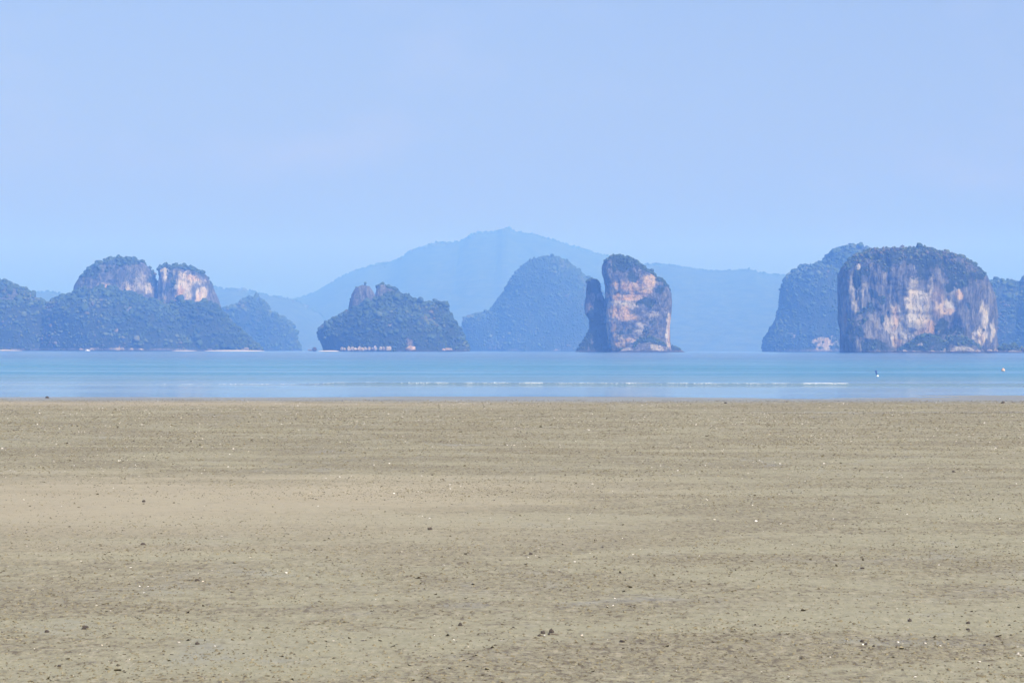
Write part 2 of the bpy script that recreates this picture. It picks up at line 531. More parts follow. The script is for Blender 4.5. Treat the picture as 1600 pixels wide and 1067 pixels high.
class Island:
    def __init__(s, name, D, xpx, label, cat='island', group=None, seed=1, res=1.6, tree=(2.2, 4.6), fine=True, dens=1.0, mat=None):
        s.D, s.seed, s.res, s.tree, s.fine, s.dens = D, seed, res, tree, fine, dens
        s.o = np.array([px_dir(xpx, HOR)[0] * D, D, 0.0])
        s.e = tag(empty(name, s.o), label, cat, group)
        s.tp, s.tr = [], []
        s.nl = 0
        s.mat = mat or ROCK

    def w(s, x, y, dy=0.0):
        r, u = px_dir(np.asarray(x, float), np.asarray(y, float))
        return r * s.D - s.o[0], H + u * s.D

    def lobe(s, name, left, right, depth=0.8, q=.55, p=2.4, dy=0.0, amp=3.0, flute=3.0, veg='cliff', pale=(), orange=(), green=(), bare=(), vthr=.55, label=None, ledge=0.0, block=0.0, crag=0.0):
        """a rock mass: left and right outlines run from the waterline up to one shared summit (photograph pixels);
        its plan is a rounded oval whose depth follows its width"""
        s.nl += 1
        res = s.res * (2.3 if veg == 'forest' else 1.0)
        sd = s.seed * 100 + s.nl * 7
        L = np.array(s.w(*np.array(left, float).T)).T
        Rr = np.array(s.w(*np.array(right, float).T)).T
        top = max(L[-1, 1], Rr[-1, 1])
        L[-1, 1] = Rr[-1, 1] = top
        for P in (L, Rr):
            P[:, 1] = np.maximum.accumulate(P[:, 1] + np.arange(len(P)) * 1e-4)
        zb = -4.0
        zz = np.unique(np.concatenate([np.linspace(zb, top, 400), L[:, 1], Rr[:, 1]]))
        zz = zz[zz <= top]
        xl, xr = np.interp(zz, L[:, 1], L[:, 0]), np.interp(zz, Rr[:, 1], Rr[:, 0])
        step = np.maximum(np.hypot(np.diff(xl), np.diff(zz)), np.hypot(np.diff(xr), np.diff(zz)))
        arc = np.concatenate([[0], np.cumsum(step)])
        nz = int(np.clip(arc[-1] / res, 12, 170))
        zs = np.interp(np.linspace(0, arc[-1], nz), arc, zz)
        xl, xr = np.interp(zs, zz, xl), np.interp(zs, zz, xr)
        a = np.maximum((xr - xl) / 2, .3)
        cx = (xr + xl) / 2
        am = a.max()
        b = am * depth * (a / am) ** q
        nt = int(np.clip(2 * math.pi * am / res, 24, 420))
        th = np.linspace(0, 2 * math.pi, nt, endpoint=False)
        ct, stt = np.cos(th), np.sin(th)
        ex = np.sign(ct) * np.abs(ct) ** (2 / p)
        ey = np.sign(stt) * np.abs(stt) ** (2 / p)
        X = cx[:, None] + a[:, None] * ex[None]
        Y = dy + b[:, None] * ey[None]
        Z = np.repeat(zs[:, None], nt, 1)
        P = np.stack([X, Y, Z], -1).reshape(-1, 3)
        n = np.stack([np.repeat(ct[None], nz, 0), np.repeat(stt[None], nz, 0)], -1).reshape(-1, 2)
        g = np.minimum(1, np.repeat((a / am)[:, None], nt, 1).reshape(-1) * 2.2)
        W = P + s.o
        # broad bulges, vertical flutes and small ledges
        d = amp * 2 * (fbm(W * [.022, .022, .022], 4, sd) - .5)
        fl = fbm(W * [.09, .09, .018], 4, sd + 1, .6)
        d = d + flute * (1 - 2 * np.abs(2 * fl - 1)) * .8 - flute * .4
        d = d + flute * .5 * (fbm(W * [.25, .25, .12], 3, sd + 2) - .5)
        d = d + flute * 2.2 * (fbm(W * [.035, .035, .005], 3, sd + 4) - .5)
        if ledge:
            d = d + ledge * 2 * (fbm(W * [.03, .03, .13], 4, sd + 6, .6) - .5)
        if block:
            for sc_, k_ in (([.035, .035, .028], 1.0), ([.09, .09, .06], .5)):
                t_ = fbm(W * sc_, 3, sd + 15) * 9
                d = d + block * k_ * (np.floor(t_) + sstep(.75, 1.0, t_ % 1.0) - 4.5)
        side = np.abs(n[:, 0]) ** 3
        d = d * g * (1 - .55 * side)
        P[:, 0] += n[:, 0] * d
        P[:, 1] += n[:, 1] * d
        P[:, 2] += g * amp * .7 * (fbm(W * [.05, .05, .05], 3, sd + 3) - .5) * (P[:, 2] > 3)
        if crag:
            tf = sstep(.55, 1.0, P[:, 2] / top)
            P[:, 2] += crag * tf * (np.floor(fbm(W * [.06, .06, .0], 3, sd + 16) * 10) / 5 - 1.0)
        fc = grid_faces(nz, nt, True)
        # summit fan
        P = np.concatenate([P, [[cx[-1], dy, zs[-1] + .2]]])
        # vertex normals
        fn = np.cross(P[fc[:, 2]] - P[fc[:, 0]], P[fc[:, 3]] - P[fc[:, 1]])
        vnm = np.zeros_like(P)
        for k in range(4):
            np.add.at(vnm, fc[:, k], fn)
        vnm[-1] = (0, 0, 1)
        vnm /= np.linalg.norm(vnm, axis=1)[:, None] + 1e-9
        W = P + s.o
        # photograph-plane coordinates of the face, used to place its stains, bare patches and painted light and shade
        ux = W[:, 0] / s.D * F + 800
        uy = HOR + ROLL * (ux - 800) - (W[:, 2] - H) / s.D * F
        ux = ux + 9 * (fbm(W * .035, 3, sd + 8) - .5)
        uy = uy + 12 * (fbm(W * .035, 3, sd + 9) - .5)

        brk = 3.4 * (fbm(W * [.16, .16, .06], 4, sd + 12, .6) - .5)

        def field(lst):
            r = np.zeros(len(P))
            for e in lst:
                x0, y0, rx, ry = e[:4]
                k = e[4] if len(e) > 4 else 1.0
                q2 = ((ux - x0) / rx) ** 2 + ((uy - y0) / ry) ** 2
                r = np.maximum(r, k * sstep(1.45, .45, q2 + brk))
            return r
        fp, fo, fg, fb = field(pale), field(orange), field(green), field(bare)
        if veg == 'forest':
            fp, fo = fp * .6, fo * .7
        nz_ = fbm(W * [.03, .03, .03], 4, sd + 5)
        if veg == 'forest':
            vg = np.ones(len(P))
        else:
            vg = sstep(vthr - .18, vthr + .12, vnm[:, 2] + .7 * (nz_ - .5))
            vg = np.maximum(vg, sstep(.62, .70, nz_) * .9 * (veg != 'bare'))
        if veg == 'bare':
            vg = vg * .3
        vg = np.maximum(vg, fg)
        vg = vg * (1 - np.maximum(np.maximum(fp, fo), fb)) if veg == 'forest' else np.maximum(vg * (1 - .9 * np.maximum(fp, np.maximum(fo, fb))), fg)
        vg = np.where(P[:, 2] < 2.5, 0, vg)                 # wave-cut bare rock at the waterline
        ob = mesh_np(name, P, fc, s.mat, s.e, True, {'veg': vg, 'pale': fp, 'orange': fo})
        if label: ob['label'] = label
        # places for trees
        fa = .5 * np.linalg.norm(fn, axis=1)
        fv = vg[fc].mean(1)
        nn = vnm[fc].mean(1)
        back = np.where(nn[:, 1] > .35, .3, 1.0)
        steep = np.where(nn[:, 2] < -.15, .15, 1.0) * (1.0 if veg == 'forest' else .3 + .7 * sstep(.15, .5, nn[:, 2]))
        r = np.random.default_rng(sd)
        rm = sum(s.tree) / 2
        wgt = fa * sstep(.35, .8, fv) * back * steep
        cnt = int(wgt.sum() / (math.pi * rm * rm) * 1.5 * s.dens)
        if cnt > 0 and wgt.sum() > 0:
            pick = r.choice(len(fc), cnt, p=wgt / wgt.sum())
            bc = r.dirichlet([1, 1, 1, 1], cnt)
            pt = (P[fc[pick]] * bc[:, :, None]).sum(1)
            rad = s.tree[0] * (s.tree[1] / s.tree[0]) ** r.beta(1.1, 1.8, cnt) * np.where(r.random(cnt) < .07, 1.7, 1.0)
            rad *= .7 + .3 * np.clip(nn[pick, 2] * 1.5, 0, 1)
            tall = np.where(r.random(cnt) < .22, r.uniform(.4, 1.1, cnt), .14)
            pt = pt + nn[pick] * (rad * .12)[:, None]
            pt[:, 2] += rad * tall
            ok = pt[:, 2] > 1.5
            s.tp.append(pt[ok])
            s.tr.append(rad[ok])
        return ob

    def rocks(s, name, spots, pale=0.0, orange=0.0, seed=0):
        """boulders along the waterline, each one a part"""
        r = np.random.default_rng(seed)
        for (x, y, wpx, hpx, dy) in spots:
            X, Z = s.w(x, y)
            k = s.D / F
            v, f = ICO3 if wpx > 8 else ICO2
            v = v.copy()
            n = fbm(v * 1.6 + r.uniform(0, 50, 3), 4, 9) - .5
            v = v * (1 + .9 * n)[:, None]
            v = v * [wpx * k / 2, wpx * k / 2 * .8, hpx * k]
            at = {'veg': np.zeros(len(v)), 'pale': np.full(len(v), pale), 'orange': np.full(len(v), orange)}
            mesh_np(name, v + [X, dy, max(Z, 0) - .1], f, ROCK, s.e, False, at)

    def finish(s):
        if s.tp:
            p, r = np.concatenate(s.tp), np.concatenate(s.tr)
            V, Fc, T = scatter_crowns(p, r, s.fine, s.seed)
            tag(mesh_np('forest', V, Fc, FOREST, s.e, True, {'tint': T}), kind='stuff')


BEACHSAND = NT('coral_sand').base((.42, .38, .32), .9, .2)


def strip(isl, x0, x1, y, front, h=1.6):
    """a sandbar at the foot of an island"""
    X0, _ = isl.w(x0, y)
    X1, _ = isl.w(x1, y)
    n = 40
    t = np.linspace(0, 1, n)
    xs = X0 + (X1 - X0) * t
    prof = np.array([[-1, -.6], [-.7, .3], [-.2, .85], [.3, 1.0], [1, .9]])
    wd = 9 * np.sin(np.pi * np.clip(t, .03, .97)) ** .5
    k = (np.sin(np.pi * np.clip(t, .02, .98)) ** .4)
    V = np.stack([np.repeat(xs[:, None], 5, 1), front + wd[:, None] * prof[None, :, 0] + 2 * np.sin(t * 9)[:, None], h * k[:, None] * prof[None, :, 1] - .2], -1)
    return mesh_np('sandbar', V.reshape(-1, 3), grid_faces(n, 5), BEACHSAND, isl.e, True)


B = 549.5
# --- forested island with two limestone heads, left
A = Island('limestone_island', 5400, 215, 'forested island with two grey limestone heads at the far left', seed=11, res=2.3, tree=(1.6, 5.2), dens=.9)
A.lobe('slope', [(-120, B), (-110, 470), (-60, 446), (-30, 440), (2, 439)], [(110, B), (92, 500), (78, 478), (62, 470), (46, 462), (38, 451), (22, 448), (12, 441), (2, 439)], .8, .8, 2, -20, 11, 4, 'forest', bare=((12, 462, 30, 9, .5),))
A.lobe('head', [(104, B), (108, 470), (111, 452), (113, 446), (120, 437), (130, 426), (142, 415), (155, 410), (170, 406), (186, 405)], [(250, B), (247, 470), (243, 446), (237, 431), (231, 419), (222, 411), (202, 408), (186, 405)], .7, .45, 2.6, 25, 5, 4,
       pale=((200, 450, 14, 8, .7), (233, 452, 8, 8), (168, 446, 10, 5, .6), (222, 440, 7, 16, .5)), orange=((168, 447, 4, 4), (212, 465, 5, 9, .8)), green=((140, 424, 24, 10, .7), (185, 410, 30, 6), (195, 432, 50, 22, .47), (140, 440, 26, 16, .44), (180, 425, 60, 16, .5)), vthr=.86, block=2.0, crag=6.0, label='broad grey limestone head with a wooded top')
A.lobe('head', [(240, B), (244, 470), (246, 443), (248, 430), (249, 417), (257, 414)], [(356, B), (346, 490), (341, 474), (337, 461), (329, 446), (322, 433), (315, 425), (298, 421), (284, 418), (270, 417), (256, 414)], .75, .4, 3.0, 20, 4, 4,
       pale=((258, 427, 7, 13, 1), (290, 452, 14, 24), (316, 465, 9, 14), (300, 440, 20, 8, .7), (258, 466, 10, 6, .6)), orange=((285, 463, 8, 14), (303, 436, 10, 4, .8), (312, 470, 5, 10, .6)), green=((285, 418, 40, 4), (328, 448, 5, 16, .5), (270, 440, 9, 26, .5), (250, 455, 8, 26, .45), (300, 430, 40, 9, .45)), vthr=.88, block=2.0, crag=6.0, label='craggy limestone head with bare pink and cream cliff')
A.lobe('slope', [(60, B), (70, 488), (84, 474), (110, 464), (128, 452), (150, 448), (175, 450)], [(330, B), (316, 520), (300, 500), (280, 486), (255, 474), (222, 466), (196, 454), (175, 450)], .75, .8, 2.1, -35, 12, 4, 'forest', crag=5.0, pale=((214, 481, 9, 8, .8), (182, 528, 4, 9, .7), (196, 540, 10, 7, .55), (150, 541, 8, 5, .4), (202, 524, 5, 6, .5)), orange=((198, 520, 6, 4, .8), (204, 540, 6, 6, .6), (168, 543, 8, 3, .4)))
A.lobe('slope', [(200, B), (215, 510), (235, 486), (262, 478), (290, 474), (318, 474)], [(413, B), (404, 542), (394, 530), (378, 519), (362, 504), (350, 489), (340, 477), (330, 474), (318, 474)], .6, .8, 2.1, -25, 12, 4, 'forest', orange=((352, 500, 12, 6, .4),))
strip(A, 333, 424, 547, -150, 2.0)
strip(A, -30, 62, 547, -190, 1.8)
strip(A, 285, 322, 547, -165, 1.5)
A.rocks('boulder', [(166, 546.4, 7, 3, -185), (150, 546.6, 6, 2.5, -188), (226, 546.4, 6, 3, -180), (240, 546.6, 9, 2.2, -180), (395, 545.5, 7, 2.5, -130), (212, 546, 6, 3.5, -185)], .5, .3, 5)
A.finish()

# --- small wooded island with two bald knobs
Cc = Island('limestone_island', 5000, 615, 'small dark wooded island with two bald knobs, ringed by white boulders', seed=21, res=1.7, tree=(1.4, 4.6))
Cc.lobe('knob', [(520, B), (530, 520), (536, 500), (541, 488), (545, 471), (550, 458), (556, 449), (566, 445)], [(600, B), (596, 500), (590, 470), (584, 457), (577, 447), (566, 445)], .8, .5, 2.5, 5, 3, 3, 'bare', green=((565, 468, 30, 30, .42),), orange=((572, 480, 5, 3, .6),), block=1.2, label='taller rounded bald knob')
Cc.lobe('knob', [(570, B), (582, 490), (585, 462), (588, 450), (594, 444)], [(660, B), (645, 490), (632, 470), (624, 459), (613, 452), (603, 446), (594, 444)], .8, .55, 2.4, 12, 3, 3, 'cliff', bare=((600, 455, 16, 12),), green=((600, 460, 26, 24, .42),), block=1.2, label='sloping bald knob')
Cc.lobe('slope', [(506, B), (503, 538), (498, 528), (500, 520), (508, 510), (518, 502), (530, 495), (545, 487), (565, 480), (590, 468), (612, 461)], [(735, B), (726, 530), (719, 515), (709, 500), (700, 488), (692, 479), (680, 477), (668, 473), (655, 470), (640, 464), (625, 462), (612, 461)], .55, .6, 2.3, -15, 10, 5, 'forest', crag=9.0, pale=((640, 500, 4, 4, .8), (611, 508, 6, 3, .9), (704, 507, 4, 4, .5)), orange=((645, 538, 9, 11, .7),))
Cc.lobe('slope', [(540, B), (546, 530), (560, 505), (580, 492), (605, 484)], [(700, B), (690, 520), (668, 498), (640, 487), (605, 484)], .6, .8, 2.1, -70, 5, 3, 'forest', orange=((646, 538, 10, 10, .7),), pale=((611, 508, 6, 3, .9),))
rr = np.random.default_rng(5)
Cc.rocks('boulder', [(540 + i * 5.3 + rr.uniform(-2, 2), 546.6 - rr.uniform(0, 2.2), rr.uniform(4, 8), rr.uniform(2.5, 5), -125 + rr.uniform(-5, 5)) for i in range(15)], .7, .25, 8)
Cc.rocks('boulder', [(493, 546, 8, 3.6, -30), (702, 546.5, 12, 3, -85), (694, 546.5, 7, 2.2, -90), (645, 546, 16, 6, -120), (486, 547, 8, 1.4, -30)], .25, .8, 9)
strip(Cc, 504, 536, 547.3, -105, 1.8)
Cc.finish()

# --- sea stack pair in the middle
Fs = Island('sea_stack', 4300, 985, 'tall sheer limestone tower with tan face beside a slim dark pinnacle', seed=31, res=1.15, tree=(.8, 2.6), mat=BEDROCK)
Fs.lobe('tower', [(953, B + 1), (950, 540), (949, 505), (948, 480), (946, 462), (946, 450), (943, 437), (940, 425), (940, 414), (943, 407), (950, 403), (957, 400), (968, 398)], [(1050, B + 1), (1047, 535), (1046, 512), (1048, 492), (1049, 475), (1048, 458), (1043, 449), (1036, 440), (1027, 436), (1018, 426), (1008, 420), (998, 412), (985, 404), (968, 398)], .72, .35, 3.4, 0, 3.6, 1.5,
        orange=((985, 446, 38, 8, .8), (978, 464, 34, 6, 1), (966, 486, 18, 9, 1), (980, 497, 12, 5, .9), (1012, 440, 14, 12, .7), (962, 536, 12, 12, .8), (986, 531, 12, 5, .7), (1046, 520, 3, 30, .9), (1002, 458, 22, 6, .7), (955, 508, 5, 8, .6)),  # the narrow right-edge strip is light painted onto the rim
        pale=((970, 478, 24, 10, .8), (950, 505, 3, 40, 1), (1044, 520, 4, 28, 1), (998, 512, 12, 8, .8), (962, 534, 12, 12, .7), (1012, 443, 12, 14, .6), (1022, 492, 8, 6, .6), (988, 530, 12, 5, .7)),  # thin upright strips paint in the light that both edges catch
        green=((972, 412, 24, 14, .95), (985, 432, 10, 10, .8), (1028, 455, 10, 10, .7), (1012, 472, 18, 8, .9), (1022, 500, 10, 8, .55), (998, 530, 10, 6, .5), (1008, 514, 6, 8, .6)), vthr=.66, ledge=2.0, block=1.1, crag=3.0, label='sheer tower with tan and cream stained face')
Fs.lobe('pinnacle', [(898, B + 1), (905, 544), (911, 533), (917, 525), (921, 515), (921, 499), (915, 490), (914, 476), (916, 462), (917, 441), (924, 435)], [(960, B + 1), (957, 520), (950, 500), (947, 484), (945, 471), (940, 460), (938, 446), (932, 438), (924, 435)], .6, .5, 2.4, 14, 2.2, 1.6, 'cliff', orange=((919, 488, 7, 14, .45),), green=((930, 450, 12, 14, .9), (932, 520, 24, 36, .85), (936, 480, 10, 20, .8)), bare=((918, 488, 7, 14),), vthr=.3, label='slim dark overgrown pinnacle')
Fs.lobe('footing', [(1030, B + 1), (1036, 543), (1044, 541)], [(1071, B + 1), (1062, 546), (1054, 542), (1044, 541)], .7, .7, 2.2, -4, 1, 1, 'cliff', orange=((1066, 548, 6, 3, .5),))
Fs.lobe('footing', [(962, B + 1), (978, 541), (996, 530), (1012, 526)], [(1046, B + 1), (1040, 540), (1028, 531), (1012, 526)], .5, .6, 2.2, -28, 1.6, 1.4, 'cliff', pale=((1030, 545, 14, 4, .6), (975, 548, 10, 3, .6)), bare=((1000, 545, 40, 6),), vthr=.5)
Fs.finish()

# --- great square-topped island, right
G = Island('limestone_island', 3950, 1432, 'great flat-topped limestone block with cream streaked cliffs', seed=41, res=1.3, tree=(.8, 2.8), dens=.7)
G.lobe('cliff', [(1313, 552), (1313, 520), (1311, 495), (1310, 460), (1310, 432), (1314, 423), (1324, 413), (1332, 404), (1345, 397), (1360, 391.5), (1385, 391), (1412, 390.5), (1430, 389)], [(1554, 552), (1553, 520), (1551, 480), (1549, 460), (1546, 445), (1540, 432), (1530, 420), (1520, 413), (1505, 405), (1490, 401), (1470, 396), (1452, 391), (1430, 389)], .55, .32, 3.4, 0, 6.5, 6.5,
       pale=((1420, 480, 13, 44, 1), (1436, 490, 10, 40, .95), (1410, 520, 14, 26, .9), (1388, 510, 12, 30, .8), (1325, 460, 6, 26, .6), (1342, 455, 8, 14, .6), (1335, 480, 6, 20, .5), (1468, 478, 14, 10, 1), (1480, 465, 10, 12, .6), (1530, 495, 8, 22, .9), (1522, 525, 12, 14, .9), (1542, 515, 5, 16, .9), (1446, 445, 2.5, 14, 1), (1375, 430, 6, 10, .3), (1393, 500, 6, 24, .7), (1336, 416, 3, 6, .9)),
       orange=((1445, 510, 7, 14, 1), (1390, 500, 6, 16, .7), (1395, 535, 8, 8, .6), (1487, 463, 5, 8, .9), (1455, 470, 12, 26, .35), (1315, 495, 4, 28, .6), (1470, 485, 9, 4, .7), (1430, 520, 10, 8, .6), (1522, 530, 8, 8, .3)),
       green=((1385, 402, 40, 10, .85), (1375, 415, 8, 16, .8), (1440, 410, 40, 14, .8), (1430, 430, 16, 14, .6), (1480, 415, 30, 10, .7), (1520, 428, 20, 12, .7), (1462, 510, 8, 14, .9), (1345, 425, 6, 12, .5), (1350, 470, 4, 10, .4), (1505, 445, 12, 12, .45)), vthr=.74, block=1.3, crag=3.0, label='sheer cliff streaked cream, grey and orange')  # the upright oval low on the face paints the cave's shade as green
G.lobe('knoll', [(1322, 552), (1317, 540), (1314, 528), (1316, 518), (1321, 506), (1330, 494), (1340, 486), (1351, 480)], [(1392, 552), (1386, 530), (1380, 512), (1371, 497), (1363, 486), (1351, 480)], .7, .5, 2.5, -48, 3.4, 3.6, 'cliff', pale=((1333, 538, 9, 8, .35), (1352, 515, 14, 20, .2)), green=((1352, 540, 20, 9, .8), (1350, 485, 16, 8, .6), (1322, 520, 7, 24, .55), (1372, 545, 16, 6, .6)), vthr=.66, block=1.2, label='grey rounded knoll in front of the cliff')
G.lobe('footing', [(1378, 552), (1396, 546), (1412, 535), (1424, 527), (1438, 524)], [(1476, 552), (1468, 538), (1455, 528), (1438, 524)], .6, .6, 2.2, -62, 2, 2.2, 'cliff', green=((1440, 528, 20, 8, .9), (1455, 540, 14, 8, .6)), pale=((1425, 540, 8, 6, .4), (1460, 546, 6, 5, .5)), vthr=.5)
G.lobe('footing', [(1452, 552), (1460, 538), (1470, 528), (1486, 526)], [(1528, 552), (1520, 543), (1508, 534), (1486, 526)], .6, .6, 2.2, -64, 2, 2.2, 'cliff', green=((1486, 532, 22, 9, .95), (1500, 540, 14, 6, .6)), pale=((1490, 547, 18, 3, .5),), vthr=.5)
G.lobe('footing', [(1536, 552), (1545, 547), (1556, 543), (1566, 540)], [(1602, 552), (1594, 546), (1584, 541), (1566, 540)], .6, .6, 2.2, -20, 1.6, 1.8, 'cliff', green=((1560, 541, 14, 4, .8),), pale=((1580, 546, 12, 5, .5),), vthr=.5)
G.rocks('boulder', [(1398, 549.5, 9, 3, -95), (1412, 549.8, 7, 2.5, -98), (1440, 549.6, 8, 2.6, -100), (1472, 549.6, 10, 2.6, -100), (1498, 549.8, 8, 2.2, -95), (1512, 549.5, 9, 2.6, -85), (1535, 549.3, 10, 3, -62), (1598, 545, 12, 6, -30), (1546, 548.5, 8, 4, -50)], .35, .3, 12)
G.finish()

# --- bluish islands farther back
I = Island('limestone_island', 6200, 1270, 'blue hazy wooded island rising behind the great right-hand block', seed=51, res=2.4, tree=(2.0, 5.2))
I.lobe('slope', [(1190, 549), (1192, 535), (1200, 520), (1212, 500), (1218, 480), (1220, 455), (1222, 446), (1230, 433), (1238, 425), (1252, 418), (1266, 417)], [(1350, 549), (1345, 480), (1330, 440), (1300, 420), (1285, 417), (1266, 417)], .7, .5, 2.5, -10, 8, 5, 'forest', crag=6.0, pale=((1234, 522, 6, 5, .9), (1282, 536, 24, 11, 1), (1287, 486, 4, 5, .6), (1245, 488, 8, 6, .35)), orange=((1272, 538, 12, 10, .8), (1290, 535, 8, 10, .7)))
I.lobe('slope', [(1240, 549), (1250, 470), (1262, 430), (1278, 418), (1288, 408), (1300, 396), (1314, 388), (1330, 384)], [(1450, 549), (1440, 450), (1400, 405), (1360, 390), (1345, 385), (1330, 384)], .6, .55, 2.4, 30, 6, 4, 'forest', pale=((1282, 536, 24, 11, 1),))
I.finish()

D_ = Island('limestone_island', 7600, 850, 'faint blue dome-shaped island behind the sheer tower', seed=61, res=3.2, tree=(2.2, 4.4), fine=False)
D_.lobe('dome', [(745, 549), (760, 500), (768, 484), (780, 468), (788, 457), (795, 442), (805, 430), (815, 419), (826, 411), (840, 406), (857, 403)], [(1000, 549), (985, 520), (960, 480), (935, 452), (915, 434), (900, 421), (886, 411), (873, 404), (857, 403)], .8, .6, 2.3, 0, 6, 4, 'forest', pale=((880, 452, 8, 4, .5), (905, 460, 7, 8, .5), (785, 535, 6, 12, .7), (870, 546, 8, 4, .6)))
D_.lobe('shoulder', [(722, 549), (721, 515), (724, 500), (730, 496), (746, 492), (768, 487)], [(850, 549), (830, 510), (800, 492), (768, 487)], .8, .7, 2.2, -30, 6, 4, 'forest', pale=((787, 530, 7, 14, .6),))
D_.finish()

Bf = Island('limestone_island', 7200, 410, 'low faint blue wooded island peeking out behind the forested left island', seed=71, res=3.2, tree=(3.0, 5.5), fine=False)
Bf.lobe('dome', [(330, 549), (340, 500), (352, 482), (366, 479), (376, 473), (384, 468), (397, 467)], [(440, 549), (436, 515), (426, 496), (418, 480), (410, 469), (397, 467)], .8, .6, 2.3, 0, 5, 4, 'forest', pale=((406, 488, 4, 7, .5), (404, 503, 3, 5, .6)), orange=((406, 488, 4, 6, .5),))
Bf.lobe('dome', [(390, 549), (400, 510), (415, 498), (430, 494)], [(473, 549), (467, 535), (463, 520), (457, 507), (446, 498), (430, 494)], .8, .6, 2.3, -30, 5, 4, 'forest', pale=((454, 542, 3, 4, 1),))
Bf.finish()

J = Island('limestone_island', 5600, 1600, 'dark blue wooded island cut off by the right edge', seed=81, res=2.4, tree=(2.0, 5.0))
J.lobe('slope', [(1480, 549), (1500, 470), (1530, 443), (1555, 440)], [(1640, 549), (1630, 470), (1600, 446), (1580, 442), (1555, 440)], .6, .6, 2.4, 0, 5, 4, 'forest', pale=((1582, 475, 5, 5, .3),))
J.lobe('slope', [(1570, 549), (1580, 470), (1590, 446), (1596, 438), (1604, 430), (1625, 415), (1650, 408)], [(1740, 549), (1720, 470), (1690, 420), (1650, 408)], .7, .6, 2.4, -20, 5, 4, 'forest')
J.finish()

# --- far ranges
def range_(name, D, sky_px, depth, label, seed, ztree):
    sp = np.array(sky_px, float)
    r, u = px_dir(sp[:, 0], sp[:, 1])
    xs0, zs0 = r * D, H + u * D
    x = np.arange(xs0[0], xs0[-1], 14.0)
    top = np.interp(x, xs0, zs0)
    v = np.linspace(-1, 1, 60)
    Xg, Vg = np.meshgrid(x, v)
    P = np.stack([Xg.ravel(), (Vg * depth).ravel(), np.zeros(Xg.size)], -1)
    spur = fbm((P + [0, D, 0]) * [.0012, .0012, 1], 5, seed).reshape(Xg.shape)
    prof = 1 - np.abs(Vg) ** 1.15
    Z = top[None, :] * np.clip(prof + (spur - .5) * .06 * np.abs(Vg) ** .6 * (1 - np.abs(Vg)), -.02, 1.0) - 6 * np.abs(Vg) - 1
    Z = np.maximum(Z, -4)
    P[:, 2] = Z.ravel()
    o = np.array([xs0.mean(), D, 0])
    e = tag(empty(name, o), kind='structure')
    mesh_np('terrain', P - [o[0], 0, 0], grid_faces(*Xg.shape), HILLS, e, True)
    # trees breaking the skyline
    rg = np.random.default_rng(seed)
    n = int((x[-1] - x[0]) / 3)
    tx = rg.uniform(x[0], x[-1], n)
    tv = rg.normal(0, .035, n)
    tz = np.interp(tx, xs0, zs0) * (1 - np.abs(tv) ** 1.15) - 1
    rad = rg.uniform(.5, 1, n) * ztree * (.6 + .9 * fbm(np.stack([tx * .01, tv, tv], -1), 3, seed))
    pts = np.stack([tx - o[0], tv * depth, tz - rad * .1], -1)
    V, Fc, T = scatter_crowns(pts, rad, False, seed)
    tag(mesh_np('forest', V, Fc, FOREST, e, False, {'tint': T}), kind='stuff')


range_('mountain', 13500, [(200, 548), (300, 500), (420, 474), (465, 465), (480, 461), (500, 452), (520, 440), (540, 428), (560, 421), (580, 414), (612, 409), (625, 403), (640, 392), (660, 384), (680, 378), (700, 378), (718, 376), (730, 368), (745, 363), (777, 361), (784, 356), (796, 355), (806, 361), (835, 365), (860, 372), (890, 382), (920, 391), (945, 398), (980, 408), (1010, 418), (1060, 440), (1150, 490), (1240, 548)], 2600, '', 91, 7)
range_('hills', 12000, [(850, 548), (920, 460), (960, 425), (985, 413), (1010, 411), (1045, 412), (1080, 418), (1110, 422), (1150, 421), (1170, 419), (1185, 425), (1225, 429), (1260, 440), (1330, 480), (1420, 548)], 2000, '', 93, 6)
range_('hills', 11500, [(180, 548), (260, 480), (310, 452), (335, 446), (350, 451), (372, 449), (385, 452), (400, 456), (420, 461), (440, 463), (465, 470), (500, 490), (560, 548)], 1600, '', 95, 6.5)
range_('hills', 11000, [(-200, 548), (-80, 470), (0, 463), (45, 461), (58, 456), (75, 454), (92, 457), (106, 463), (150, 485), (240, 548)], 1500, '', 97, 5.5)

# ------------------------------------------------------------------ things on the water
def simple(name, col, rough=.6, spec=.4):
    return NT(name).base(col, rough, spec)


def lathe(name, prof, mat, parent, n=20, loc=(0, 0, 0), tilt=None):
    prof = np.array(prof, float)
    th = np.linspace(0, 2 * math.pi, n, endpoint=False)
    V = np.stack([prof[:, :1] * np.cos(th), prof[:, :1] * np.sin(th), np.repeat(prof[:, 1:2], n, 1)], -1)
    o = mesh_np(name, V.reshape(-1, 3), grid_faces(len(prof), n, True), mat, parent, True, loc=loc)
    if tilt: o.rotation_euler = tilt
    return o


def px_sea(x, y):
    r, u = px_dir(x, y)
    d = H / -u
    return Vector((r * d, d, 0))


